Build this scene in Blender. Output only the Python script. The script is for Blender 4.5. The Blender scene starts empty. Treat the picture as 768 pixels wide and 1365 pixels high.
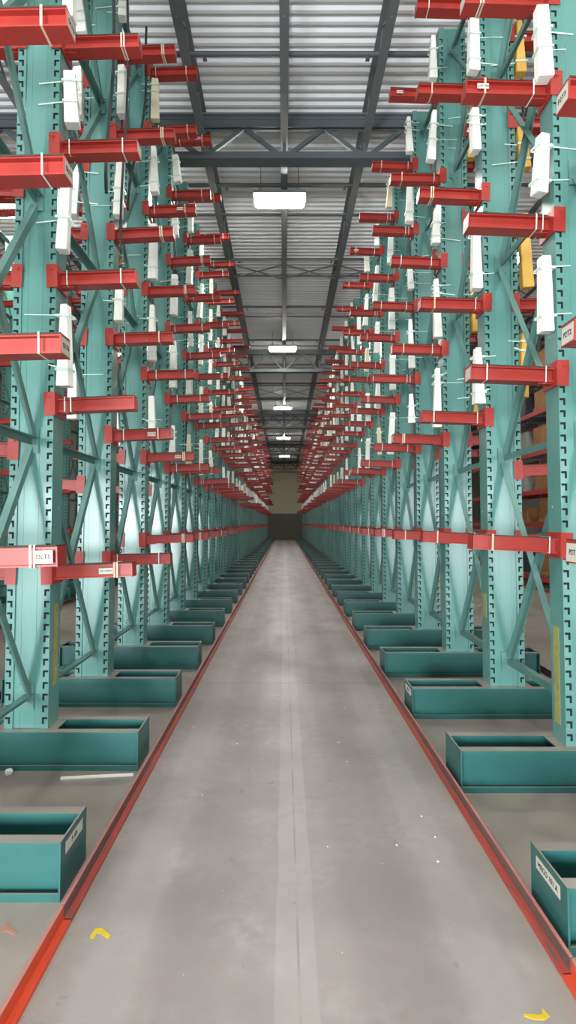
import bpy, math, random
from mathutils import Vector, Matrix
R = random.Random(7)
C = bpy.context.scene.collection
SC = bpy.context.scene

# ------------------------------------------------------------------ camera
F = 740.0; EYE = 1.6
PITCH = math.radians(2.5)
cd = bpy.data.cameras.new('camera'); cam = bpy.data.objects.new('camera', cd); C.objects.link(cam)
cam.location = (0, 0, EYE); cam.rotation_euler = (math.pi/2 + PITCH, 0, 0)
cd.sensor_width = 36; cd.sensor_fit = 'AUTO'; cd.lens = F*36/1365
cd.shift_x = 5/1365; cd.shift_y = -17.8/1365
cd.clip_start = 0.05; cd.clip_end = 200
SC.camera = cam

# ------------------------------------------------------------------ world, colour, exposure
w = bpy.data.worlds.new('world'); SC.world = w; w.use_nodes = True
w.node_tree.nodes['Background'].inputs[0].default_value = (0.75, 0.86, 1.0, 1)
w.node_tree.nodes['Background'].inputs[1].default_value = 1.0
SC.view_settings.view_transform = 'Standard'; SC.view_settings.look = 'None'
SC.view_settings.gamma = 1; SC.view_settings.use_curve_mapping = False
SC.view_settings.exposure = 0.72
SC.cycles.use_denoising = True
SC.cycles.max_bounces = 6; SC.cycles.diffuse_bounces = 4; SC.cycles.glossy_bounces = 3
SC.cycles.sample_clamp_indirect = 6
SC.cycles.use_light_tree = True

# daylight through the dock openings behind the camera (x, width, z of centre, height)
DOCKS = [(-3.9, 2.6, 1.6, 2.5), (-0.1, 3.4, 1.65, 2.5), (4.6, 3.0, 1.55, 2.5)]
DOCK_Y = -6.0; DOCK_W = 300
for x, ww, zc, hh in DOCKS:
    l = bpy.data.lights.new('daylight', 'AREA'); l.shape = 'RECTANGLE'; l.size = ww; l.size_y = hh
    l.energy = DOCK_W*(1.25 if abs(x) < 1 else (2.4 if x < 0 else .8)); l.color = (0.93, 0.98, 1.0)
    o = bpy.data.objects.new('daylight', l); C.objects.link(o)
    o.location = (x, DOCK_Y - 0.1, zc); o.rotation_euler = (math.pi/2, 0, 0)
LAMP_E = 95.0

# ------------------------------------------------------------------ helpers
def tag(o, label=None, cat=None, group=None, kind=None):
    if label: o['label'] = label
    if cat: o['category'] = cat
    if group: o['group'] = group
    if kind: o['kind'] = kind
    return o
def empty(name, loc, rz=0, **k):
    o = bpy.data.objects.new(name, None); C.objects.link(o)
    o.empty_display_size = 0.1; o.location = loc; o.rotation_euler = (0, 0, rz)
    return tag(o, **k)
def inst(name, mesh, parent=None, loc=(0,0,0), rot=(0,0,0), **k):
    o = bpy.data.objects.new(name, mesh); C.objects.link(o)
    o.parent = parent; o.location = loc; o.rotation_euler = rot
    return tag(o, **k)
class MB:
    def __init__(s): s.v = []; s.f = []; s.m = []
    def face(s, pts, mi=0):
        n = len(s.v); s.v += [tuple(p) for p in pts]; s.f.append(tuple(range(n, n+len(pts)))); s.m.append(mi)
    def hexa(s, p, mi=0):
        n = len(s.v); s.v += [tuple(q) for q in p]
        for f in ((0,3,2,1),(4,5,6,7),(0,1,5,4),(1,2,6,5),(2,3,7,6),(3,0,4,7)):
            s.f.append(tuple(n+i for i in f)); s.m.append(mi)
    def box(s, x0, x1, y0, y1, z0, z1, mi=0):
        s.hexa([(x0,y0,z0),(x1,y0,z0),(x1,y1,z0),(x0,y1,z0),(x0,y0,z1),(x1,y0,z1),(x1,y1,z1),(x0,y1,z1)], mi)
    def bar(s, p, q, a, b, up=(0,0,1), mi=0):     # a across, b along up
        p = Vector(p); q = Vector(q); d = (q-p).normalized(); u = Vector(up)
        sx = d.cross(u)
        if sx.length < 1e-4: sx = d.cross(Vector((1,0,0)))
        sx.normalize(); u = sx.cross(d).normalized()
        sx = sx*(a/2); u = u*(b/2)
        s.hexa([p-sx-u, p+sx-u, p+sx+u, p-sx+u, q-sx-u, q+sx-u, q+sx+u, q-sx+u], mi)
    def angle(s, p, q, a, t, up=(0,0,1), side=1, mi=0):   # L section, leg a, thickness t
        p = Vector(p); q = Vector(q); d = (q-p).normalized(); u = Vector(up)
        sx = d.cross(u).normalized(); u = sx.cross(d).normalized()
        s.bar(p, q, t, a, up, mi); o = sx*(a/2)*side + u*(a/2-t/2)
        s.bar(p+o, q+o, a, t, up, mi)
    def tube(s, pts, r, n=8, mi=0):
        pts = [Vector(p) for p in pts]; rings = []
        for i, p in enumerate(pts):
            d = (pts[min(i+1, len(pts)-1)] - pts[max(i-1, 0)]).normalized()
            a = d.orthogonal().normalized() if i == 0 else (rings[-1][1] - d*rings[-1][1].dot(d)).normalized()
            b = d.cross(a); base = len(s.v)
            for k in range(n):
                t = 2*math.pi*k/n; s.v.append(tuple(p + (a*math.cos(t)+b*math.sin(t))*r))
            rings.append((base, a))
        for (b0, _), (b1, _) in zip(rings, rings[1:]):
            for k in range(n):
                s.f.append((b0+k, b0+(k+1)%n, b1+(k+1)%n, b1+k)); s.m.append(mi)
        s.f.append(tuple(rings[0][0]+k for k in reversed(range(n)))); s.m.append(mi)
        s.f.append(tuple(rings[-1][0]+k for k in range(n))); s.m.append(mi)
    def add(s, o, M=None):
        n = len(s.v); s.v += [tuple((M @ Vector(v)) if M else v) for v in o.v]
        s.f += [tuple(n+i for i in f) for f in o.f]; s.m += o.m
    def mesh(s, name, mats, bevel=0):
        me = bpy.data.meshes.new(name); me.from_pydata(s.v, [], s.f)
        for m in (mats if isinstance(mats, (list, tuple)) else [mats]): me.materials.append(m)
        me.polygons.foreach_set('material_index', s.m); me.update()
        if bevel:
            import bmesh
            bm = bmesh.new(); bm.from_mesh(me)
            bmesh.ops.bevel(bm, geom=bm.edges[:], offset=bevel, segments=2, affect='EDGES', clamp_overlap=True)
            bm.to_mesh(me); bm.free()
        return me
    def obj(s, name, mats, parent=None, loc=(0,0,0), rot=(0,0,0), bevel=0, **k):
        return inst(name, s.mesh(name, mats, bevel), parent, loc, rot, **k)

def srgb(r, g, b):
    f = lambda c: (c/255/12.92) if c/255 <= .04045 else ((c/255+.055)/1.055)**2.4
    return (f(r), f(g), f(b), 1)
def mat(name, col, rough=.5, metal=0, var=.0, scale=6, spec=.5, dust=None, dustcol=None, scratch=None, scrcol=None, stretch=(1,1,1), bump=0, coat=0):
    m = bpy.data.materials.new(name); m.use_nodes = True; nt = m.node_tree; N = nt.nodes; L = nt.links
    b = N['Principled BSDF']; b.inputs['Roughness'].default_value = rough; b.inputs['Metallic'].default_value = metal
    b.inputs['Specular IOR Level'].default_value = spec
    if coat: b.inputs['Coat Weight'].default_value = coat; b.inputs['Coat Roughness'].default_value = .25
    c = srgb(*col); tc = N.new('ShaderNodeTexCoord'); mp = N.new('ShaderNodeMapping'); mp.inputs['Scale'].default_value = stretch
    L.new(tc.outputs['Object'], mp.inputs[0])
    def noise(sc, det=5):
        n = N.new('ShaderNodeTexNoise'); n.inputs['Scale'].default_value = sc; n.inputs['Detail'].default_value = det; L.new(mp.outputs[0], n.inputs['Vector']); return n
    def mix(fac, a, bb, blend='MIX'):
        x = N.new('ShaderNodeMix'); x.data_type = 'RGBA'; x.blend_type = blend
        if hasattr(fac, 'links'): L.new(fac, x.inputs[0])
        else: x.inputs[0].default_value = fac
        for i, v in ((6, a), (7, bb)):
            if hasattr(v, 'links'): L.new(v, x.inputs[i])
            else: x.inputs[i].default_value = v
        return x.outputs[2]
    def ramp(sock, lo, hi):
        r = N.new('ShaderNodeMapRange'); r.inputs['From Min'].default_value = lo; r.inputs['From Max'].default_value = hi; L.new(sock, r.inputs[0]); return r.outputs[0]
    out = None
    if var:
        n = noise(scale); f = ramp(n.outputs[0], .3, .7)
        out = mix(f, tuple(x*(1-var) for x in c[:3])+(1,), tuple(min(1, x*(1+var)) for x in c[:3])+(1,))
    if scratch:
        n = noise(scale*2.5, 8); f = ramp(n.outputs[0], scratch, scratch+.08)
        out = mix(f, out if out else c, srgb(*scrcol))
    if dust:
        g = N.new('ShaderNodeNewGeometry'); sx = N.new('ShaderNodeSeparateXYZ'); L.new(g.outputs['Normal'], sx.inputs[0])
        f = ramp(sx.outputs[2], .6, .9); mm = N.new('ShaderNodeMath'); mm.operation = 'MULTIPLY'; mm.inputs[1].default_value = dust; L.new(f, mm.inputs[0])
        out = mix(mm.outputs[0], out if out else c, srgb(*dustcol))
    if out is not None: L.new(out, b.inputs['Base Color'])
    else: b.inputs['Base Color'].default_value = c
    if bump:
        n = noise(scale*3); bp = N.new('ShaderNodeBump'); bp.inputs['Strength'].default_value = bump; bp.inputs['Distance'].default_value = .01
        L.new(n.outputs[0], bp.inputs['Height']); L.new(bp.outputs[0], b.inputs['Normal'])
    return m

M = {}
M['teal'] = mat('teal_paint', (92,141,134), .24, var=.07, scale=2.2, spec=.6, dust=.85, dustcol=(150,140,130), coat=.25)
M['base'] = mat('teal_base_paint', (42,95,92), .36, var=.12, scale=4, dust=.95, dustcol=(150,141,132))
M['brace'] = mat('teal_brace_paint', (88,130,123), .5, var=.06, scale=5)
M['red'] = mat('red_arm_paint', (160,50,43), .42, var=.10, scale=7, dust=.6, dustcol=(105,75,68))
M['pad'] = mat('dark_pad', (66,52,44), .85, var=.25, scale=12)
M['white'] = mat('white_foam', (246,246,240), .8, var=.03, scale=9)
M['yellowfoam'] = mat('aged_yellow_foam', (222,178,88), .8, var=.06, scale=9)
M['creamfoam'] = mat('cream_foam', (226,218,188), .8, var=.05, scale=9)
M['film'] = mat('clear_film', (206,226,214), .35)
M['tie'] = mat('masking_tie', (216,178,150), .6)
M['paper'] = mat('paper_label', (196,192,182), .85, spec=.1)
M['ink'] = mat('label_ink', (14,12,12), .9, spec=.05)
M['notch_shade'] = mat('notch_shade_dark', (22,30,30), .9)  # near-black colour paints in the shade inside the columns
M['dark'] = mat('black_rubber', (38,40,42), .6)
M['cable'] = mat('grey_black_cable', (48,54,56), .6)
M['steel'] = mat('grey_roof_steel', (108,112,114), .55, var=.06, scale=3)
M['truss'] = mat('grey_truss_steel', (88,96,100), .55, var=.06, scale=3)
M['pipe'] = mat('dark_pipe', (84,88,92), .5)
M['galv'] = mat('galvanised_steel', (150,156,158), .4, metal=.6)
M['beam'] = mat('orange_red_beam', (170,50,42), .5)
M['carton'] = mat('brown_carton', (150,104,62), .8, var=.1)
M['wrap'] = mat('dark_wrap', (46,52,60), .5, var=.2)
M['greycart'] = mat('grey_carton', (150,150,146), .8, var=.1)
M['yellowpaint'] = mat('yellow_paint', (205,178,36), .7, var=.08, scale=30)
M['redspray'] = mat('faded_red_spray', (178,120,104), .8, var=.05, scale=30)
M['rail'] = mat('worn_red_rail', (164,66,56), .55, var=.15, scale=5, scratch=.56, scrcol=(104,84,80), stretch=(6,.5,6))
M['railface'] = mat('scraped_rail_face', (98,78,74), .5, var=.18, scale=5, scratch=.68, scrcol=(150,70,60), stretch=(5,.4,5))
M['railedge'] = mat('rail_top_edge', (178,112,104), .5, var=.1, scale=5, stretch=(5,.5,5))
M['railnew'] = mat('bright_red_rail', (205,72,42), .5, var=.15, scale=5, scratch=.66, scrcol=(110,70,60), stretch=(6,.5,6))
M['yellowtape'] = mat('yellowed_tape', (150,150,84), .5, var=.15, scale=20)

# deck: light painted corrugated steel
M['deck'] = mat('white_roof_deck', (234,235,237), .55, var=.05, scale=.5, spec=.3)
M['wall'] = mat('warehouse_wall', (150,150,140), .9, var=.03, scale=1)
M['wall_cream'] = mat('cream_wall_paint', (230,221,188), .9, var=.03, scale=1)
M['wall_dark'] = mat('grey_green_dado_paint', (122,121,110), .85, var=.04, scale=1)

def emit(name, col, e):
    m = bpy.data.materials.new(name); m.use_nodes = True; b = m.node_tree.nodes['Principled BSDF']
    b.inputs['Base Color'].default_value = (.9,.9,.9,1); b.inputs['Emission Color'].default_value = col; b.inputs['Emission Strength'].default_value = e
    return m
M['lens'] = emit('lamp_lens', (1, .965, .89, 1), LAMP_E)

# floor: concrete with wheel tracks and a pale strip
def floor_mat():
    m = bpy.data.materials.new('concrete_floor'); m.use_nodes = True; nt = m.node_tree; N = nt.nodes; L = nt.links
    b = N['Principled BSDF']; tc = N.new('ShaderNodeTexCoord'); sx = N.new('ShaderNodeSeparateXYZ'); L.new(tc.outputs['Object'], sx.inputs[0])
    def math_(op, a, c=None, cl=False):
        n = N.new('ShaderNodeMath'); n.operation = op; n.use_clamp = cl
        for i, v in ((0, a), (1, c)):
            if v is None: continue
            if hasattr(v, 'links'): L.new(v, n.inputs[i])
            else: n.inputs[i].default_value = v
        return n.outputs[0]
    def noise(sc, stretch=(1,1,1), det=6, ro=.55):
        mp = N.new('ShaderNodeMapping'); mp.inputs['Scale'].default_value = stretch; L.new(tc.outputs['Object'], mp.inputs[0])
        n = N.new('ShaderNodeTexNoise'); n.inputs['Scale'].default_value = sc; n.inputs['Detail'].default_value = det; n.inputs['Roughness'].default_value = ro
        L.new(mp.outputs[0], n.inputs['Vector']); return n.outputs[0]
    def ramp(s, a, b_, lo=0., hi=1.):
        r = N.new('ShaderNodeMapRange'); r.interpolation_type = 'SMOOTHSTEP'
        for i, v in (('From Min', a), ('From Max', b_), ('To Min', lo), ('To Max', hi)): r.inputs[i].default_value = v
        L.new(s, r.inputs[0]); return r.outputs[0]
    def mix(fac, a, bb):
        x = N.new('ShaderNodeMix'); x.data_type = 'RGBA'
        L.new(fac, x.inputs[0])
        for i, v in ((6, a), (7, bb)):
            if hasattr(v, 'links'): L.new(v, x.inputs[i])
            else: x.inputs[i].default_value = v
        return x.outputs[2]
    X, Y = sx.outputs[0], sx.outputs[1]
    wob = math_('MULTIPLY', math_('SUBTRACT', noise(.8, (.2,1,1)), .5), .06)
    Xw = math_('ADD', X, wob)
    def band(c0, hw, soft):
        d = math_('ABSOLUTE', math_('SUBTRACT', Xw, c0))
        return ramp(d, hw-soft, hw+soft, 1., 0.)
    base = mix(ramp(noise(1.3), .35, .65), srgb(138,132,127), srgb(152,145,139))
    base = mix(ramp(noise(14), .3, .7), base, mix(ramp(noise(3.), .3, .7), srgb(136,131,127), srgb(158,153,148)))
    strip = mix(math_('MULTIPLY', band(.045, .075, .006), .35), base, srgb(176,171,166))
    t = math_('MULTIPLY', math_('ADD', band(-.33, .13, .05), band(.40, .15, .05)), .32)
    strip = mix(t, strip, srgb(122,116,112))
    t2 = math_('MULTIPLY', math_('ADD', band(-.62, .10, .03), band(.72, .10, .03)), .35)
    strip = mix(t2, strip, srgb(168,164,160))
    # brown dust beneath the racks
    ax = math_('ABSOLUTE', X); under = math_('MULTIPLY', ramp(ax, .88, 1.0), .45)
    strip = mix(under, strip, srgb(146,134,120))
    # dark pits inside the centre strip
    pits = math_('MULTIPLY', ramp(noise(30, (1,.6,1), 8, .7), .62, .70), band(.05, .07, .03))
    strip = mix(math_('MULTIPLY', pits, .6), strip, srgb(96,92,90))
    spots = ramp(noise(9, (1,1,1), 2), .70, .74)
    strip = mix(math_('MULTIPLY', spots, .35), strip, srgb(102,98,96))
    white = ramp(noise(40, (1,1,1), 1), .80, .82)
    strip = mix(math_('MULTIPLY', white, .7), strip, srgb(220,216,210))
    # saw joints across the aisle
    fr = math_('ABSOLUTE', math_('SUBTRACT', math_('FRACT', math_('DIVIDE', math_('SUBTRACT', Y, 2.57), 6.1)), .5))
    j = ramp(fr, .0008, .0018, 1., 0.)
    strip = mix(math_('MULTIPLY', j, .6), strip, srgb(84,78,74))
    # joint along the aisle, just right of the middle
    j2 = math_('MULTIPLY', ramp(math_('ABSOLUTE', math_('SUBTRACT', X, .052)), .002, .007, 1., 0.), .45)
    strip = mix(math_('MULTIPLY', j2, ramp(noise(2.2), .38, .6)), strip, srgb(100,92,78))
    L.new(strip, b.inputs['Base Color'])
    rr = ramp(noise(2.5, (1,.4,1)), .3, .7, .36, .52); L.new(rr, b.inputs['Roughness'])
    bp = N.new('ShaderNodeBump'); bp.inputs['Strength'].default_value = .15; bp.inputs['Distance'].default_value = .004
    L.new(noise(60), bp.inputs['Height']); L.new(bp.outputs[0], b.inputs['Normal'])
    return m
M['floor'] = floor_mat()

# ------------------------------------------------------------------ the setting
XL, XR, YB, YF = -11.5, 15.0, -6.0, 55.0
SLOPE = .005; ROOF = 7.84
roofz = lambda y: ROOF - SLOPE*y
b = MB(); b.box(XL, XR, YB, YF, -.2, 0); b.obj('floor', M['floor'], kind='structure')
# corrugated deck: ribs run across the aisle
b = MB(); pitch = .152; y = YB
prof = [(0,0),(.045,0),(.065,.04),(.13,.04),(.152,0)]
while y < YF:
    for (a0, h0), (a1, h1) in zip(prof, prof[1:]):
        b.face([(XL,y+a0,roofz(y)+h0),(XL,y+a1,roofz(y)+h1),(XR,y+a1,roofz(y)+h1),(XR,y+a0,roofz(y)+h0)])
    y += pitch
b.face([(XL,YB,ROOF+.35),(XR,YB,ROOF+.35),(XR,YF,ROOF+.1),(XL,YF,ROOF+.1)])
b.obj('ceiling', M['deck'], kind='structure')
b = MB(); b.box(XL, XR, YF, YF+.2, 0, 2.52, 1); b.box(XL, XR, YF-.02, YF+.2, 2.52, 8.2, 0)
b.obj('wall_back', [M['wall_cream'], M['wall_dark']], kind='structure')
b = MB(); b.box(XL-.2, XL, YB, YF, 0, 8.3); b.obj('wall_left', M['wall'], kind='structure')
b = MB(); b.box(XR, XR+.2, YB, YF, 0, 8.3); b.obj('wall_right', M['wall'], kind='structure')
b = MB(); x = XL
for dx, dw, zc, hh in DOCKS:
    b.box(x, dx-dw/2, YB-.2, YB, 0, 8.3); b.box(dx-dw/2, dx+dw/2, YB-.2, YB, zc+hh/2, 8.3)
    b.box(dx-dw/2, dx+dw/2, YB-.2, YB, -.1, zc-hh/2); x = dx+dw/2
b.box(x, XR, YB-.2, YB, 0, 8.3); b.obj('wall_front', M['wall'], kind='structure')

# girders (lateral trusses)
def truss(y):
    zt = roofz(y)-.10; zb = zt-(.60 if y < 10 else .74); b = MB(); t = MB(); p = 1.23
    root = empty('roof_truss', (0,y,0), kind='structure')
    ch = MB(); ch.box(XL, XR, -.11, .11, zt-.02, zt+.03); ch.box(XL, XR, -.02, .02, zt-.12, zt-.02); ch.box(XL, XR, -.10, -.08, zt-.13, zt)
    ch.obj('top_chord', M['truss'], root)
    ch = MB(); ch.box(XL, XR, -.11, .11, zb-.02, zb+.02); ch.box(XL, XR, -.02, .02, zb, zb+.10); ch.box(XL, XR, -.10, -.08, zb, zb+.09)
    ch.obj('bottom_chord', M['truss'], root)
    wb = MB(); n0 = int(XL/p)-1; k = n0
    while k*p < XR:
        a = (k*p, 0, zb+.04); m_ = ((k+.5)*p, 0, zt-.08)
        if a[0] > XL and (k+1)*p < XR:
            wb.bar(a, m_, .06, .05, (0,1,0)); wb.bar(m_, ((k+1)*p,0,zb+.04), .06, .05, (0,1,0)); wb.bar(a, (k*p,0,zt-.08), .05, .04, (0,1,0))
        k += 1
    wb.obj('web', M['truss'], root)
TR = [8.22, 19.32, 30.5, 41.7, 53.0, -2.9]
for y in TR: truss(y)
# bar joists along the building
JX = [-.0 + 1.23*k for k in range(-9, 12)]
for x in JX:
    if x < XL+.2 or x > XR-.2: continue
    b = MB(); ys = [YB, *sorted(TR), YF]
    for y0, y1 in zip([YB]+ys, ys+[YF]):
        pass
    zt = lambda y: roofz(y)-.02; zb_ = lambda y: roofz(y)-.42
    root = empty('bar_joist', (x,0,0), kind='structure')
    c = MB(); c.bar((0,YB,zt(YB)), (0,YF,zt(YF)), .11, .035); c.obj('top_chord', M['steel'], root)
    c = MB(); c.bar((0,YB,zb_(YB)), (0,YF,zb_(YF)), .11, .012); c.bar((-.02,YB,zb_(YB)+.02), (-.02,YF,zb_(YF)+.02), .008, .04); c.bar((.02,YB,zb_(YB)+.02), (.02,YF,zb_(YF)+.02), .008, .04)
    c.obj('bottom_chord', M['steel'], root)
    wv = MB(); y = YB; s = 0
    while y < YF-.6:
        a = (0,y,zb_(y)) if s == 0 else (0,y,zt(y)); e = (0,y+.55,zt(y+.55)) if s == 0 else (0,y+.55,zb_(y+.55))
        wv.bar(a, e, .025, .025, (1,0,0)); y += .55; s = 1-s
    wv.obj('web', M['steel'], root)
# cross bridging between joists
for y in (4.3, 12.9, 24.8, 33.0, 42.0):
    b = MB()
    for k in range(-5, 5):
        x0, x1 = 1.23*k, 1.23*(k+1); a, z = roofz(y)-.06, roofz(y)-.40
        b.bar((x0,y,a), (x1,y+.02,z), .022, .022); b.bar((x0,y-.02,z), (x1,y,a), .022, .022)
    b.obj('joist_bridging', M['steel'], kind='structure')
# deck seams / angle ties
for k in range(40):
    y = 2.7+1.35*k
    if y > YF-1 or k % 2 == 1: continue
    b = MB(); b.bar((XL,y,roofz(y)-.05), (XR,y,roofz(y)-.05), .04, .03); b.obj('roof_tie_bar', M['steel'], kind='structure')
# sprinkler pipes
for k in range(20):
    y = 1.35+2.7*k
    if y > YF-1: break
    b = MB(); z = roofz(y)-.30
    b.tube([(XL,y,z), (XR,y,z)], .032)
    root = b.obj('sprinkler_pipe', M['pipe'], label='dark sprinkler branch pipe hung across the aisle beneath the corrugated roof deck', cat='pipe', group='sprinkler branch pipes under the roof')
    root['category'] = 'pipe'
    for x in (-3.1, -.62-1.2, -.95+.35-.4, 1.05, 2.9):
        h = MB(); h.tube([(x,y,z+.02), (x,y,z-.07)], .014, 6); h.box(x-.025,x+.025,y-.025,y+.025,z-.078,z-.07)
        h.obj('sprinkler_head', M['pipe'], root)

# ------------------------------------------------------------------ lamps
hb = MB(); hb.box(-.455,.455,-.225,.225,-.004,.05)
hb.box(-.36,-.30,-.16,.16,.05,.13); hb.box(.30,.36,-.16,.16,.05,.13)
HOUSE = hb.mesh('lamp_housing', M['galv'], .006)
lb = MB(); lb.box(-.42,.42,-.18,.18,-.06,-.004); LENS = lb.mesh('lens', M['lens'], .025)
sb_ = MB(); sb_.tube([(-.33,0,.1), (-.33,0,.6)], .006, 5); sb_.tube([(.33,0,.1), (.33,0,.6)], .006, 5); ROD = sb_.mesh('hanging_rod', M['pipe'])
def lamp(x, y, z, label, group=None):
    r = empty('high_bay_lamp', (x,y,z), label=label, cat='ceiling lamp', group=group)
    inst('housing', HOUSE, r); inst('lens', LENS, r); inst('hanging_rod', ROD, r)
MAINL = [(-.08, 9.4), (-.05, 17.6), (-.08, 26.8), (-.05, 36.4), (.02, 46.3)]
LN = ['nearest and largest glowing high bay lamp above the middle of the aisle',
      'second high bay lamp along the aisle, hung by the second roof truss',
      'third high bay lamp counted along the aisle ceiling', 'fourth high bay lamp counted along the aisle ceiling',
      'farthest glowing high bay lamp above the aisle, by the cream end wall']
for (x, y), l in zip(MAINL, LN): lamp(x, y, 7.2, l)
lamp(0, .6, 7.2, 'unseen high bay lamp added above the aisle mouth as fill light', 'unseen fill lamps added above the aisle mouth')  # out of view above the camera, added as fill light
for y in (1.0, 9.8, 18.5, 28, 38): lamp(-5.08, y, 7.25, 'high bay lamp glowing behind the left rack', 'high bay lamps behind the left rack')
for y in (2.0, 11.5, 21, 31): lamp(4.6, y, 7.2, 'high bay lamp added for fill light behind the right rack', 'fill lamps added behind the right rack')  # right-hand row is added to fill the room with light

# ------------------------------------------------------------------ upright meshes
CW, CD, CH = .29, .17, 7.08        # column width (X), depth (Y), height
PITCH_N = .0762
def column_mesh(height):
    b = MB(); hw = CW/2; y0 = -CD/2; y1 = CD/2; sw = .052
    n = int((height-.30)/PITCH_N)
    # notched strips on the front face; z0 is where the first notch starts
    for sgn in (-1, 1):
        xo = sgn*hw; xi = sgn*(hw-sw)
        xs = [xo, sgn*(hw-.004), sgn*(hw-.026), sgn*(hw-.040), xi]
        z = .26
        def q(xa, xb, za, zb):
            p = [(xa,y0,za),(xb,y0,za),(xb,y0,zb),(xa,y0,zb)]
            b.face(p if xa < xb else p[::-1])
        q(xo, xi, .02, z)
        for k in range(n):
            zt = z+PITCH_N; za = z+.016; zb = z+.046; zc = z+.060
            q(xo, xi, z, za)
            q(xs[0], xs[2], za, zb); q(xs[3], xi, za, zb)         # leg of the notch is open between xs[2] and xs[3]
            q(xs[0], xs[1], zb, zc); q(xs[3], xi, zb, zc)         # bar of the notch
            q(xo, xi, zc, zt)
            z = zt
        q(xo, xi, z, height)
        b.box(min(xo-sgn*.006, xi+sgn*.005), max(xo-sgn*.006, xi+sgn*.005), y0+.006, y0+.008, .03, height-.01, 1)  # dark strip behind the notches, standing in for the shade within
        # lip down to the recessed web
        b.box(min(xi, xi-sgn*.004), max(xi, xi-sgn*.004), y0, y0+.016, .02, height)
        b.box(min(xo, xo-sgn*.005), max(xo, xo-sgn*.005), y0+.0005, y1, .02, height)
        # bolts on the side
        for zz in [.6+1.1*i for i in range(int(height/1.1))]:
            b.tube([(xo, .03, zz), (xo+sgn*.006, .03, zz)], .009, 6)
    b.box(-hw+sw, hw-sw, y0+.012, y0+.018, .02, height)
    for x in (-.05, .05): b.box(x-.002, x+.002, y0+.0095, y0+.012, .02, height)
    b.box(-hw+.005, hw-.005, y1-.006, y1, .02, height)
    b.box(-hw, hw, y0+.02, y1, height-.006, height)
    b.box(-hw-.0, hw+.0, y0, y1, .0, .02)
    return b.mesh('column', [M['teal'], M['notch_shade']])
COL = column_mesh(CH); COL_FAR = column_mesh(6.9)
BH, BY = .245, .30
def base_mesh(L):
    b = MB(); h = L/2
    for s in (-1, 1):
        yo = s*BY/2; yi = s*(CD/2+.003); lo, hi = min(yo, yi), max(yo, yi)
        b.box(-h, h, lo-.0, hi, BH-.010, BH); b.box(-h, h, lo, hi, 0, .010)      # flanges
        wy = s*(CD/2+.018)
        b.box(-h, h, min(yi, wy), max(yi, wy), .010, BH-.010)                     # web
        b.box(-h, h, min(yo, yo-s*.008), max(yo, yo-s*.008), .0, .034)            # turned-up toe lip
    b.box(-CW/2-.06, -CW/2, -CD/2, CD/2, BH-.012, BH-.002); b.box(CW/2, CW/2+.06, -CD/2, CD/2, BH-.012, BH-.002)
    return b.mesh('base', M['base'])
BL = {-1: 1.50, 1: 1.60}
BASE = {s: base_mesh(BL[s]) for s in BL}
eb = MB(); eb.box(-.004, .004, -BY/2-.003, BY/2+.003, .0, BH+.004)
ENDP = eb.mesh('end_plate', M['base'])
AL = .53
def arm_mesh(L, merged=False):
    b = MB(); h = .044; w_ = .052
    b.box(.0, L, -w_, w_, h-.008, h); b.box(.0, L, -w_, w_, -h, -h+.008)
    b.box(.0, L, -w_+.03, w_-.03, -h+.008, h-.008)
    b.box(L, L+.006, -w_-.002, w_+.002, -h-.002, h+.002)
    if merged: b.add(bracket_mb())
    return b.mesh('arm', M['red'])
def bracket_mb():
    b = MB(); t = .006
    for s in (-1, 1):
        y = s*(CD/2+.004)
        b.box(-.062, .012, min(y, y+s*t), max(y, y+s*t), -.075, .085)
        b.tube([(-.03, y+s*t, .055), (-.03, y+s*(t+.006), .055)], .011, 6)
    b.box(.002, .012, -CD/2-.004, CD/2+.004, -.075, .085)
    b.bar((.012, 0, -.045), (.10, 0, -.045), .05, .012)
    return b
BRK = bracket_mb().mesh('bracket', M['red'])
ARM = arm_mesh(AL); ARM_M = arm_mesh(AL, True)
pb = MB(); pb.box(.03, AL+.004, -.056, .056, .0442, .0522)
PAD = pb.mesh('arm_pad', M['pad'])
def tie_mesh(x, w_=.008, m='film'):
    b = MB(); t = .0015; Y = .0565; Z0, Z1 = -.0455, .0545
    for (a0,a1,c0,c1) in ((-Y-t,-Y,Z0,Z1), (Y,Y+t,Z0,Z1), (-Y-t,Y+t,Z1,Z1+t), (-Y-t,Y+t,Z0-t,Z0)):
        b.box(x, x+w_, a0, a1, c0, c1)
    return b.mesh('tie', M[m])
TIES = [tie_mesh(.10), tie_mesh(.43), tie_mesh(.06, .006), tie_mesh(.41, .012, 'tie'), tie_mesh(.16, .01, 'tie')]

# ------------------------------------------------------------------ small text labels
def word_mesh(text, size):
    cu = bpy.data.curves.new('lettering', 'FONT'); cu.body = text; cu.size = size; cu.align_x = 'CENTER'; cu.align_y = 'CENTER'; cu.extrude = .0004
    o = bpy.data.objects.new('tmp', cu); C.objects.link(o)
    dg = bpy.context.evaluated_depsgraph_get(); me = bpy.data.meshes.new_from_object(o.evaluated_get(dg))
    bpy.data.objects.remove(o); me.materials.clear(); me.materials.append(M['ink']); return me
def label_part(parent, text, w_, h_, loc, rot, size):
    p = MB(); p.box(-w_/2, w_/2, -h_/2, h_/2, -.001, 0)
    s = p.obj('paper_tag', M['paper'], parent, loc, rot)
    if text: inst('lettering', word_mesh(text, size), s, (0,0,.0008))
    return s

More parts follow.
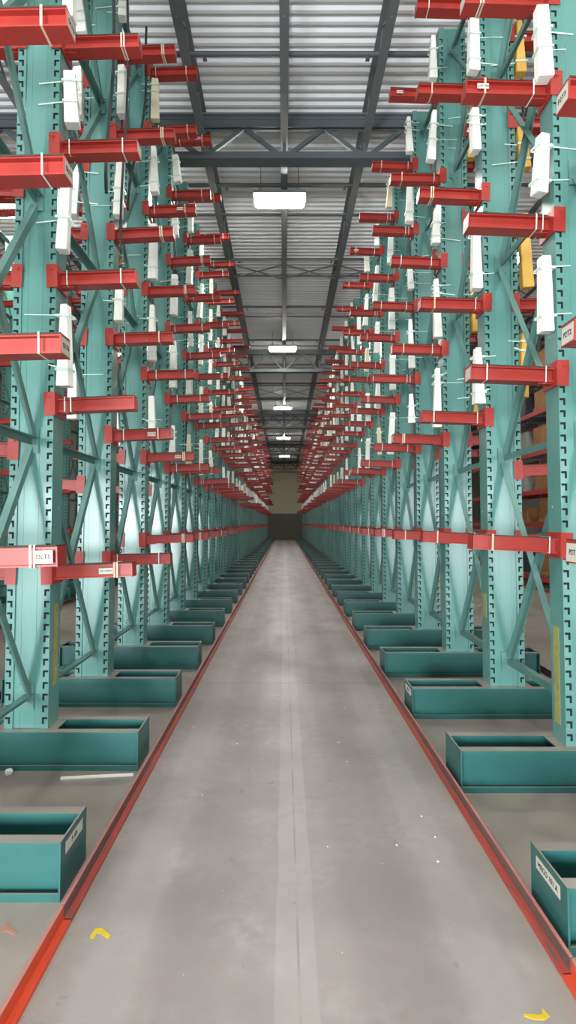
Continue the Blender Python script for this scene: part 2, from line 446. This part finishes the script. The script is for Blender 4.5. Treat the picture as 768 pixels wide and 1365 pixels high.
# ------------------------------------------------------------------ uprights
ORD = ['first','second','third','fourth','fifth','sixth','seventh','eighth','ninth','tenth','eleventh','twelfth','thirteenth','fourteenth','fifteenth','sixteenth']
LV = {-1: [z*EYE+EYE for z in (-.12, .46, 1.05, 1.66, 2.25, 2.84, 3.28)],
       1: [z*EYE+EYE for z in (-.09, .557, 1.175, 1.78, 2.37, 2.97)]}
SPACE = 1.243
Y0 = {-1: 2.344+.07+BY/2, 1: 2.05+.07+BY/2}
XC = {-1: -1.065*EYE, 1: 1.16*EYE}
SIDE = {-1: 'left', 1: 'right'}
NUP = {-1: 41, 1: 41}
NODES = [.45, 2.15, 3.82, 5.45, 6.85]
foams = []
def level_fix(s, k):
    lv = list(LV[s])
    if s == -1 and k in (0, 1, 2): lv[0] = EYE - (.105 if k == 0 else .21)*EYE
    # arms of the near uprights are pinned in slightly different notches
    for i, z in {(-1,0): {1:2.41, 2:3.25, 3:3.97, 4:4.75, 5:5.6}, (-1,1): {1:2.40, 3:4.21, 4:4.97, 5:5.85}, (-1,2): {1:2.39, 5:6.0}, (1,0): {1:2.36, 2:3.37, 3:4.2, 4:5.1},
                 (1,1): {1:2.53, 2:3.51, 3:4.40, 4:5.0}, (1,2): {5:6.17}}.get((s, k), {}).items(): lv[i] = z
    return lv
def upright(s, k, x, y, label, group=None, near=True, back=True, brk=True, aisle=-1):
    """aisle: +1 when the aisle lies towards +X"""
    far = y > 17
    r = empty('cantilever_upright', (x,y,0), label=label, cat='storage rack upright', group=group)
    inst('column', COL_FAR if far else COL, r)
    ba = inst('base', BASE[s], r)
    if y < 22:
        for e in (-1, 1): inst('end_plate', ENDP, ba, (e*(BL[s]/2+.004), 0, 0))
    lv = level_fix(s, k); top = 6.75 if far else 7.0
    for i, z in enumerate(lv):
        for side in ((aisle, -aisle) if back else (aisle,)):
            if side == -aisle and i > 0: z2 = z + R.choice([-.45, -.3, 0, 0]) 
            else: z2 = z
            if z2 > top-.1: continue
            if side == aisle and k > 2 and y > 6.5 and i > 0: z2 += R.choice([0,0,0,0,-.0762,.0762])
            a = inst('arm', ARM if brk else ARM_M, r, (side*CW/2, 0, z2), (0, math.radians(-1.2-R.random()*1.6), 0 if side > 0 else math.pi))
            if brk:
                inst('bracket', BRK, a)
            if near:
                inst('arm_pad', PAD, a)
                if side == aisle:
                    for t in R.sample(TIES[:4], 2): inst('tie', t, a)
            if s and k < 12 and side == aisle: foams_levels.setdefault((s, k), []).append(z2)
    return r
foams_levels = {}
UP = {}
for s in (-1, 1):
    for k in range(NUP[s]):
        y = Y0[s] + SPACE*k; near = k < 9
        if k < 16:
            lab = f'teal notched upright with red arms, {ORD[k]} from the camera in the {SIDE[s]} rack'; g = None
        else:
            lab = f'small distant teal upright with red arms far down the {SIDE[s]} rack'; g = f'distant uprights of the {SIDE[s]} rack'
        UP[s, k] = upright(s, k, XC[s], y, lab, g, near, y < 30, k < 14, aisle=-s)

def arm_of(r, i):
    return sorted([c for c in r.children if c.name.startswith('arm') and (c.location.x > 0) == (r.location.x < 0)], key=lambda c: c.location.z)[i]
# labels with writing on arms and bases
fr_ = lambda side: (math.pi/2, 0, 0) if side > 0 else (math.pi/2, 0, math.pi)
def arm_front_tag(s, k, i, text, xx, w_=.075, h_=.035, size=.02):
    a = arm_of(UP[s,k], i)
    # arms of the right rack are turned round, so their camera-facing side is local +Y
    if s < 0: label_part(a, text, w_, h_, (xx, -.0585, 0), (math.pi/2,0,0), size)
    else: label_part(a, text, w_, h_, (xx, .0585, 0), (math.pi/2,0,math.pi), size)
def arm_end_tag(s, k, i, text):
    a = arm_of(UP[s,k], i); label_part(a, text, .095, .075, (AL+.0075, 0, -.002), (math.pi/2,0,math.pi/2), .032)
arm_front_tag(-1, 0, 0, 'DLT5', AL-.055, .085, .06, .028)
arm_front_tag(-1, 1, 0, 'DE12 400050', AL-.17, .095, .038, .014)
for k, i in ((2,1),(3,1),(3,4),(4,6)): arm_front_tag(-1, k, i, 'CAP 500', AL-.17)
for k, i in ((1,3),(3,5),(6,5)): arm_front_tag(1, k, i, 'CAP 500', AL-.10)
arm_end_tag(1, 0, 0, 'P2T'); arm_end_tag(1, 0, 1, 'P2T2'); arm_end_tag(1, 0, 2, 'P2T3')
arm_end_tag(-1, 0, 1, 'DLT6'); arm_end_tag(-1, 0, 2, 'DLT7'); arm_end_tag(-1, 0, 3, 'DLT8'); arm_end_tag(1, 0, 3, 'P2T4')
for k in range(1, 7):
    for i in range(1, 5):
        if (k*3+i*2) % 5 < 2: arm_end_tag(1, k, i, ''); 
        if (k+i*3) % 5 == 0: arm_end_tag(-1, k, i, '')
def base_tag(s, k, text, y0=0):
    ba = [c for c in UP[s,k].children if c.name.startswith('base')][0]
    rot = (math.pi/2, 0, math.pi/2) if s < 0 else (math.pi/2, 0, -math.pi/2)
    label_part(ba, text, .20, .05, (-s*(BL[s]/2+.0095), y0, BH-.05), rot, .03)
base_tag(1, 0, 'MECO 101 A'); base_tag(-1, 0, 'P 101'); base_tag(1, 2, 'MECO')
# tape on columns
def tape(s, k, z0, z1, x=0.):
    b = MB(); xo = -s*(CW/2+.0015)
    b.box(min(xo, xo+s*.0), max(xo, xo+s*.002)+.0005, -.02, .05, z0, z1); b.obj('yellowed_tape', M['yellowtape'], UP[s,k], label='yellowed peeling tape')
tape(-1, 1, .50, 1.05); tape(1, 1, .35, .95); tape(1, 2, .80, 1.0)

# ------------------------------------------------------------------ bracing between uprights
SY0, SY1 = CD/2, SPACE-CD/2
def brace_parts():
    st = MB(); st.angle((0,SY0-.0,0), (0,SY1,0), .05, .006); 
    gus = MB(); gus.box(-.05,.05,SY0,SY0+.005,-.08,.08); gus.box(-.05,.05,SY1-.005,SY1,-.08,.08)
    gus.tube([(0,SY0-.0,0),(0,SY0+.02,0)], .012, 6)
    st.add(gus); S = st.mesh('strut', M['brace'])
    D = []
    for z0, z1 in zip(NODES, NODES[1:]):
        a = MB(); a.angle((-.012,SY0,0.03), (-.012,SY1,z1-z0-.03), .046, .006, (1,0,0)); 
        c = MB(); c.angle((.012,SY0,z1-z0-.03), (.012,SY1,.03), .046, .006, (1,0,0))
        D.append((a.mesh('diagonal', M['brace']), c.mesh('diagonal', M['brace'])))
    mg = MB()
    for z in NODES:
        q = MB(); q.angle((0,SY0,z), (0,SY1,z), .05, .006); mg.add(q)
    for z0, z1 in zip(NODES, NODES[1:]):
        mg.bar((-.012,SY0,z0+.03), (-.012,SY1,z1-.03), .008, .046, (0,0,1)); mg.bar((.012,SY0,z1-.03), (.012,SY1,z0+.03), .008, .046, (0,0,1))
    return S, D, mg.mesh('cross_brace', M['brace'])
STRUT, DIAG, BMERGE = brace_parts()
def brace(x, y, label, group, detailed):
    if not detailed:
        return inst('cross_brace', BMERGE, None, (x,y,0), label=label, cat='rack brace', group=group)
    r = empty('cross_brace', (x,y,0), label=label, cat='rack brace', group=group)
    for z in NODES: inst('strut', STRUT, r, (0,0,z))
    for (a, c), z in zip(DIAG, NODES):
        inst('diagonal', a, r, (0,0,z)); inst('diagonal', c, r, (0,0,z))
for s in (-1, 1):
    for k in range(NUP[s]-1):
        if k < 12: lab = f'teal crossed bracing between the {ORD[k]} and {ORD[k+1]} uprights of the {SIDE[s]} rack'; g = None
        else: lab = f'distant teal crossed bracing between far uprights of the {SIDE[s]} rack'; g = f'distant braces of the {SIDE[s]} rack'
        brace(XC[s], Y0[s]+SPACE*k, lab, g, k < 12)

# ------------------------------------------------------------------ foam blocks tied to the columns
def foam_mesh(L, w0, w1, d, m):
    b = MB(); b.hexa([(-w1/2,-d/2,-L),(w1/2,-d/2,-L),(w1/2,d/2,-L),(-w1/2,d/2,-L),(-w0/2,-d/2*.8,0),(w0/2,-d/2*.8,0),(w0/2,d/2*.8,0),(-w0/2,d/2*.8,0)])
    return b.mesh('foam_block', M[m], .004)
FM = []
for L in (.38, .48, .56, .64):
    for w0, w1 in ((.045,.09), (.06,.075), (.075,.095)):
        FM.append((L, w1, {m: foam_mesh(L, w0, w1, .085, m) for m in ('white','creamfoam','yellowfoam')}))
def strap_mesh(w_, d, reach, tilt):
    b = MB(); t = .0012; h = .008
    b.box(-w_/2-t, w_/2+t, -d/2-t, -d/2, -h, h); b.box(-w_/2-t, w_/2+t, d/2, d/2+t, -h, h)
    b.box(-w_/2-t, -w_/2, -d/2, d/2, -h, h); b.box(w_/2, w_/2+t, -d/2, d/2, -h, h)
    return b
def film_mesh(reach, tilt, thick=.007):
    b = MB(); b.hexa([(0,-.0012,-thick),(reach,-.0012,-thick+tilt),(reach,0,-thick+tilt),(0,0,-thick),(0,-.0012,thick),(reach,-.0012,thick*.6+tilt),(reach,0,thick*.6+tilt),(0,0,thick)])
    return b
FILMS = [film_mesh(r_, t_, h_).mesh('film_strap', M['film']) for r_, t_, h_ in ((.15,.01,.004),(.20,-.02,.005),(.27,.005,.003),(.10,.03,.005),(.26,-.03,.004))]
BANDS = [strap_mesh(.098, .09, 0, 0).mesh('strap_band', M['film'])]
cand = []
for s in (-1, 1):
    for k in range(NUP[s]):
        y = Y0[s]+SPACE*k; lv = level_fix(s, k); top = 6.9 if y > 17 else 7.08
        for i in range(1, len(lv)):
            z1 = lv[i+1] if i+1 < len(lv) else top+.1
            if z1 - lv[i] < .5: continue
            for side in (-s, s):
                if R.random() > (.97 if side == -s else .6): continue
                if side == s and y > 30: continue
                L, w1, ms = R.choice(FM[:6] if z1-lv[i] < .85 else (FM if k < 5 else FM[3:]))
                zt = min(z1 - .09, lv[i]+.12+L+R.random()*max(.01, (z1-lv[i]-.30-L)))
                col = 'white' if R.random() < .90 else ('creamfoam' if R.random() < .6 or side == -s else 'yellowfoam')
                if s == 1 and side == 1 and k in (2, 3): col = 'yellowfoam'
                cand.append((y + (2 if side == s else 0), s, k, i, side, zt, L, w1, ms[col], col))
cand.sort(key=lambda c: c[0])
CN = {'white': 'white', 'creamfoam': 'cream', 'yellowfoam': 'yellowed'}
rest = MB()
for n, (yy, s, k, i, side, zt, L, w1, me, col) in enumerate(cand):
    y = Y0[s]+SPACE*k
    x = XC[s] + side*(CW/2+.058); yl = y - CD/2 + .015 + R.uniform(-.03,.02)
    tx, ty, tz = R.gauss(0,.03), R.gauss(0,.035), R.gauss(0,.12)
    if n < 300:
        if k < 12:
            lab = f'{CN[col]} foam block on {"aisle" if side == -s else "far"} side of {ORD[k]} {SIDE[s]} upright, above arm {ORD[i]} from bottom'
            lab = f'{CN[col]} foam block {"aisle" if side == -s else "outer"} side of {SIDE[s]} rack {ORD[k]} upright above {ORD[i]} arm'
            g = None
        else: lab = f'small pale foam block high on a distant upright of the {SIDE[s]} rack'; g = f'distant foam blocks on the {SIDE[s]} rack'
        f = inst('foam_block', me, None, (x,yl,zt), (tx,ty,tz), label=lab, cat='foam block', group=g)
        if k < 9:
            for zz in R.sample([-.08, -.16, -L*.6, -L*.8], 2):
                q = inst('strap_band', BANDS[0], f, (0,0,zz))
                st = inst('film_strap', R.choice(FILMS), f, (0,0,zz))
                # lie on the camera-facing side of the column
                st.matrix_parent_inverse = Matrix.Identity(4)
                wm = Matrix.Translation((x,y-CD/2-.0015,zt+zz)) @ Matrix.Rotation(math.pi if side > 0 else 0, 4, 'Z')
                fm = Matrix.LocRotScale(Vector((x,yl,zt)), __import__('mathutils').Euler((tx,ty,tz)), None)
                st.matrix_local = fm.inverted() @ wm
    else:
        b = MB(); b.box(-.035,.035,-.04,.04,-L,0)
        rest.add(b, Matrix.Translation((x,yl,zt)) @ Matrix.Rotation(ty, 4, 'Y'))
rest.obj('foam_blocks_far', M['white'], label='mass of tiny pale foam blocks on the farthest uprights of both racks', cat='foam blocks', kind='stuff')

# ------------------------------------------------------------------ cables hanging from the near uprights
def cable(pts, r, label, group=None):
    b = MB(); b.tube(pts, r, 6); b.obj('hanging_cable', M['cable'], label=label, cat='cable', group=group)
def sag(x, y, z0, z1, dx=.05, n=14, y2=0):
    return [(x + dx*math.sin(i/n*5.2)*(i/n), y + y2*i/n, z0+(z1-z0)*i/n) for i in range(n+1)]
cable(sag(1.70, 7.2, 5.1, 1.9, .004), .010, 'black cable hanging straight down the aisle side of the right rack')
cable(sag(-1.45, 4.4, 6.6, 4.4, .07, y2=.2), .016, 'dark loose cable looping beside the second left upright near the roof')
cable(sag(-1.40, 4.7, 6.9, 4.0, .05, y2=.1), .012, 'thin dark cable dropping between the second and third left uprights')
cable(sag(-1.42, 5.5, 6.7, 4.6, .09, y2=-.3), .014, 'dark curling cable hanging beside the third left upright')
cable(sag(2.12, 4.6, 6.9, 5.5, .08, y2=.3), .016, 'dark tangled cable hanging on the outer side of the right rack')
cable(sag(2.16, 4.8, 6.8, 5.3, -.06, y2=.2), .012, 'thin dark cable hanging outside the right rack near the roof')
cable(sag(-1.552, 8.75, 4.9, 2.2, .004), .008, 'thin black cable hanging beside the fifth left upright')

# ------------------------------------------------------------------ guide rails
def rail(s, xin, y0, y1, mats, label, group=None):
    # profile: foot towards the aisle, upstand against the rack
    d = s; b = MB()
    def px(a): return xin + d*a
    def bx(a0, a1, z0, z1, mi): b.box(min(px(a0),px(a1)), max(px(a0),px(a1)), y0, y1, z0, z1, mi)
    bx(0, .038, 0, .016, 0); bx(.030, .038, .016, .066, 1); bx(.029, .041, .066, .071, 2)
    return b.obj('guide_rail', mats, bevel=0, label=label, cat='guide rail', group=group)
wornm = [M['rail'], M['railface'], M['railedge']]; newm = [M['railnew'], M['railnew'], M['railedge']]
rail(-1, -.853, .3, 2.29, newm, 'bright orange-red guide rail on the floor, left edge of the aisle nearest the camera')
rail(1, .978, .3, 2.02, newm, 'short bright red guide rail end in the bottom right corner of the floor')
for s, xin, ys in ((-1, -.853, 2.30), (1, .978, 2.03)):
    y = ys; k = 0
    while y < 54:
        y1 = min(y+6.1, 54.2)
        rail(s, xin, y, y1-.008, wornm, f'worn red guide rail along the {SIDE[s]} side of the aisle, {ORD[k]} length')
        y += 6.1; k += 1
rail(1, -2.62, 1, 54, wornm, 'red guide rail on the floor behind the left rack bases')
rail(-1, -4.28, 1, 54, wornm, 'red guide rail beyond the pale floor of the left neighbouring aisle')
rail(-1, 2.80, 1, 54, wornm, 'red guide rail on the floor behind the right rack bases')
rail(1, 6.0, 1, 54, wornm, 'red guide rail in front of the pallet racks at right')

# ------------------------------------------------------------------ neighbouring left cantilever row
for k in range(14):
    y = 3.0 + SPACE*1.0*k
    upright(-1, 20+k, -5.18, y, 'teal upright with red arms in the row behind the left rack', 'uprights of the row behind the left rack', False, False, False, aisle=1)
    if k < 13: brace(-5.18, y, 'teal crossed bracing in the row behind the left rack', 'braces of the row behind the left rack', False)

# ------------------------------------------------------------------ pallet racks at the right
BX = 6.2
pm = MB(); pm.box(-.04,.04,-.035,.035,0,6.9)
POST = pm.mesh('post', M['galv'])
bmh = MB(); bmh.box(-.02,.02,.04,2.66,-.055,.055); PBEAM = bmh.mesh('beam', M['beam'])
lt = MB()
for i in range(11):
    a, c = (0 if i % 2 else 1.0), (1.0 if i % 2 else 0); lt.bar((a,0,.3+.6*i), (c,0,.3+.6*(i+1)), .03, .03, (0,1,0))
LAT = lt.mesh('frame_lacing', M['galv'])
dk = MB()
for i in range(14): dk.box(.03,.97,.12+.18*i,.15+.18*i,.055,.065)
for i in range(5): dk.box(.05+.22*i,.06+.22*i,.05,2.65,.065,.072)
DECKM = dk.mesh('wire_deck', M['galv'])
for k in range(6):
    y = 2.0+2.7*k
    r = empty('pallet_rack', (BX,y,0), label='grey and red pallet rack bay standing beyond the right rack', cat='pallet rack', group='pallet rack bays at right')
    for x in (0, 1.0): inst('post', POST, r, (x,0,0))
    inst('frame_lacing', LAT, r)
    for z in (.25, 1.55, 2.35, 3.3, 4.3, 5.3):
        for x in (0, 1.0): inst('beam', PBEAM, r, (x,0,z))
        inst('wire_deck', DECKM, r, (0,0,z))
        for j in range(2):
            if R.random() < .8:
                ww, dd, hh = R.uniform(.7,.9), R.uniform(.7,1.05), R.uniform(.35,.62)
                b = MB(); b.box(-ww/2,ww/2,-dd/2,dd/2,.0,.10); b.box(-ww/2+.02,ww/2-.02,-dd/2+.03,dd/2-.03,.10,hh)
                b.box(-ww/2+.015,ww/2-.015,-.03,.03,.10,hh+.002)
                mm = R.choice(['carton','wrap','wrap','greycart','carton'])
                b.obj('palletised_load', M[mm], None, (BX+.5, y+.7+1.3*j, z+.0725), bevel=.008, label={'carton':'brown boxed load on a pallet rack shelf beyond the right rack','wrap':'dark wrapped load on a pallet rack shelf beyond the right rack','greycart':'grey boxed load on a pallet rack shelf beyond the right rack'}[mm], cat='pallet load', group='pallet loads in '+{'carton':'brown boxes','wrap':'dark wrap','greycart':'grey boxes'}[mm])

# ------------------------------------------------------------------ marks and litter on the floor
def poly(pts, z=.0015, h=.0015):
    b = MB(); n = len(pts)
    b.face([(x,y,z) for x, y in pts]); 
    for i in range(n):
        (x0,y0),(x1,y1) = pts[i], pts[(i+1)%n]; b.face([(x0,y0,0),(x1,y1,0),(x1,y1,z),(x0,y0,z)])
    return b
def P(px, py):
    ze = F*EYE/(py-697); return ((px-379)/F*ze, ze+.07)
poly([P(*p) for p in ((120,1247),(128,1237),(136,1236),(148,1246),(145,1251),(133,1243),(129,1243),(126,1250),(121,1250))]).obj('yellow_floor_mark', M['yellowpaint'], label='small bent yellow paint mark on the concrete by the left rail', cat='floor mark')
poly([P(*p) for p in ((698,1350),(722,1352),(723,1343),(733,1354),(725,1359),(712,1358),(699,1354))]).obj('yellow_floor_mark', M['yellowpaint'], label='yellow arrow-like paint mark on the concrete near the bottom right', cat='floor mark')
poly([P(*p) for p in ((2,1237),(10,1227),(13,1236),(24,1242),(20,1246),(10,1240),(4,1243))]).obj('red_floor_mark', M['redspray'], label='faint red spray marks on the concrete left of the near rail', cat='floor mark')
b = MB(); x0, y0 = P(81,1038); x1, y1 = P(178,1033)
b.bar((x0,y0,.006), (x1,y1,.006), .018, .012); b.obj('white_strip', M['white'], label='thin white plastic strip lying between the first two left bases', cat='plastic strip')
b = MB(); x0, y0 = P(12,1032); b.box(-.022,.022,-.018,.018,0,.034); b.obj('foam_scrap', M['white'], None, (x0,y0,0), (0,0,.5), bevel=.006, label='small white foam scrap lying between the first two left bases', cat='litter')
for i in range(14):
    s = R.choice([-1,1]); x = s*R.uniform(.2,.8); y = R.uniform(1.9,5)
    b = MB(); q = R.uniform(.003,.006); b.box(-q,q,-q*.7,q*.7,0,.003); b.obj('paint_fleck', M['white'], None, (x,y,0), (0,0,R.random()*3), bevel=.001, label='tiny white fleck lying on the aisle concrete', cat='litter', group='white flecks on the aisle floor')
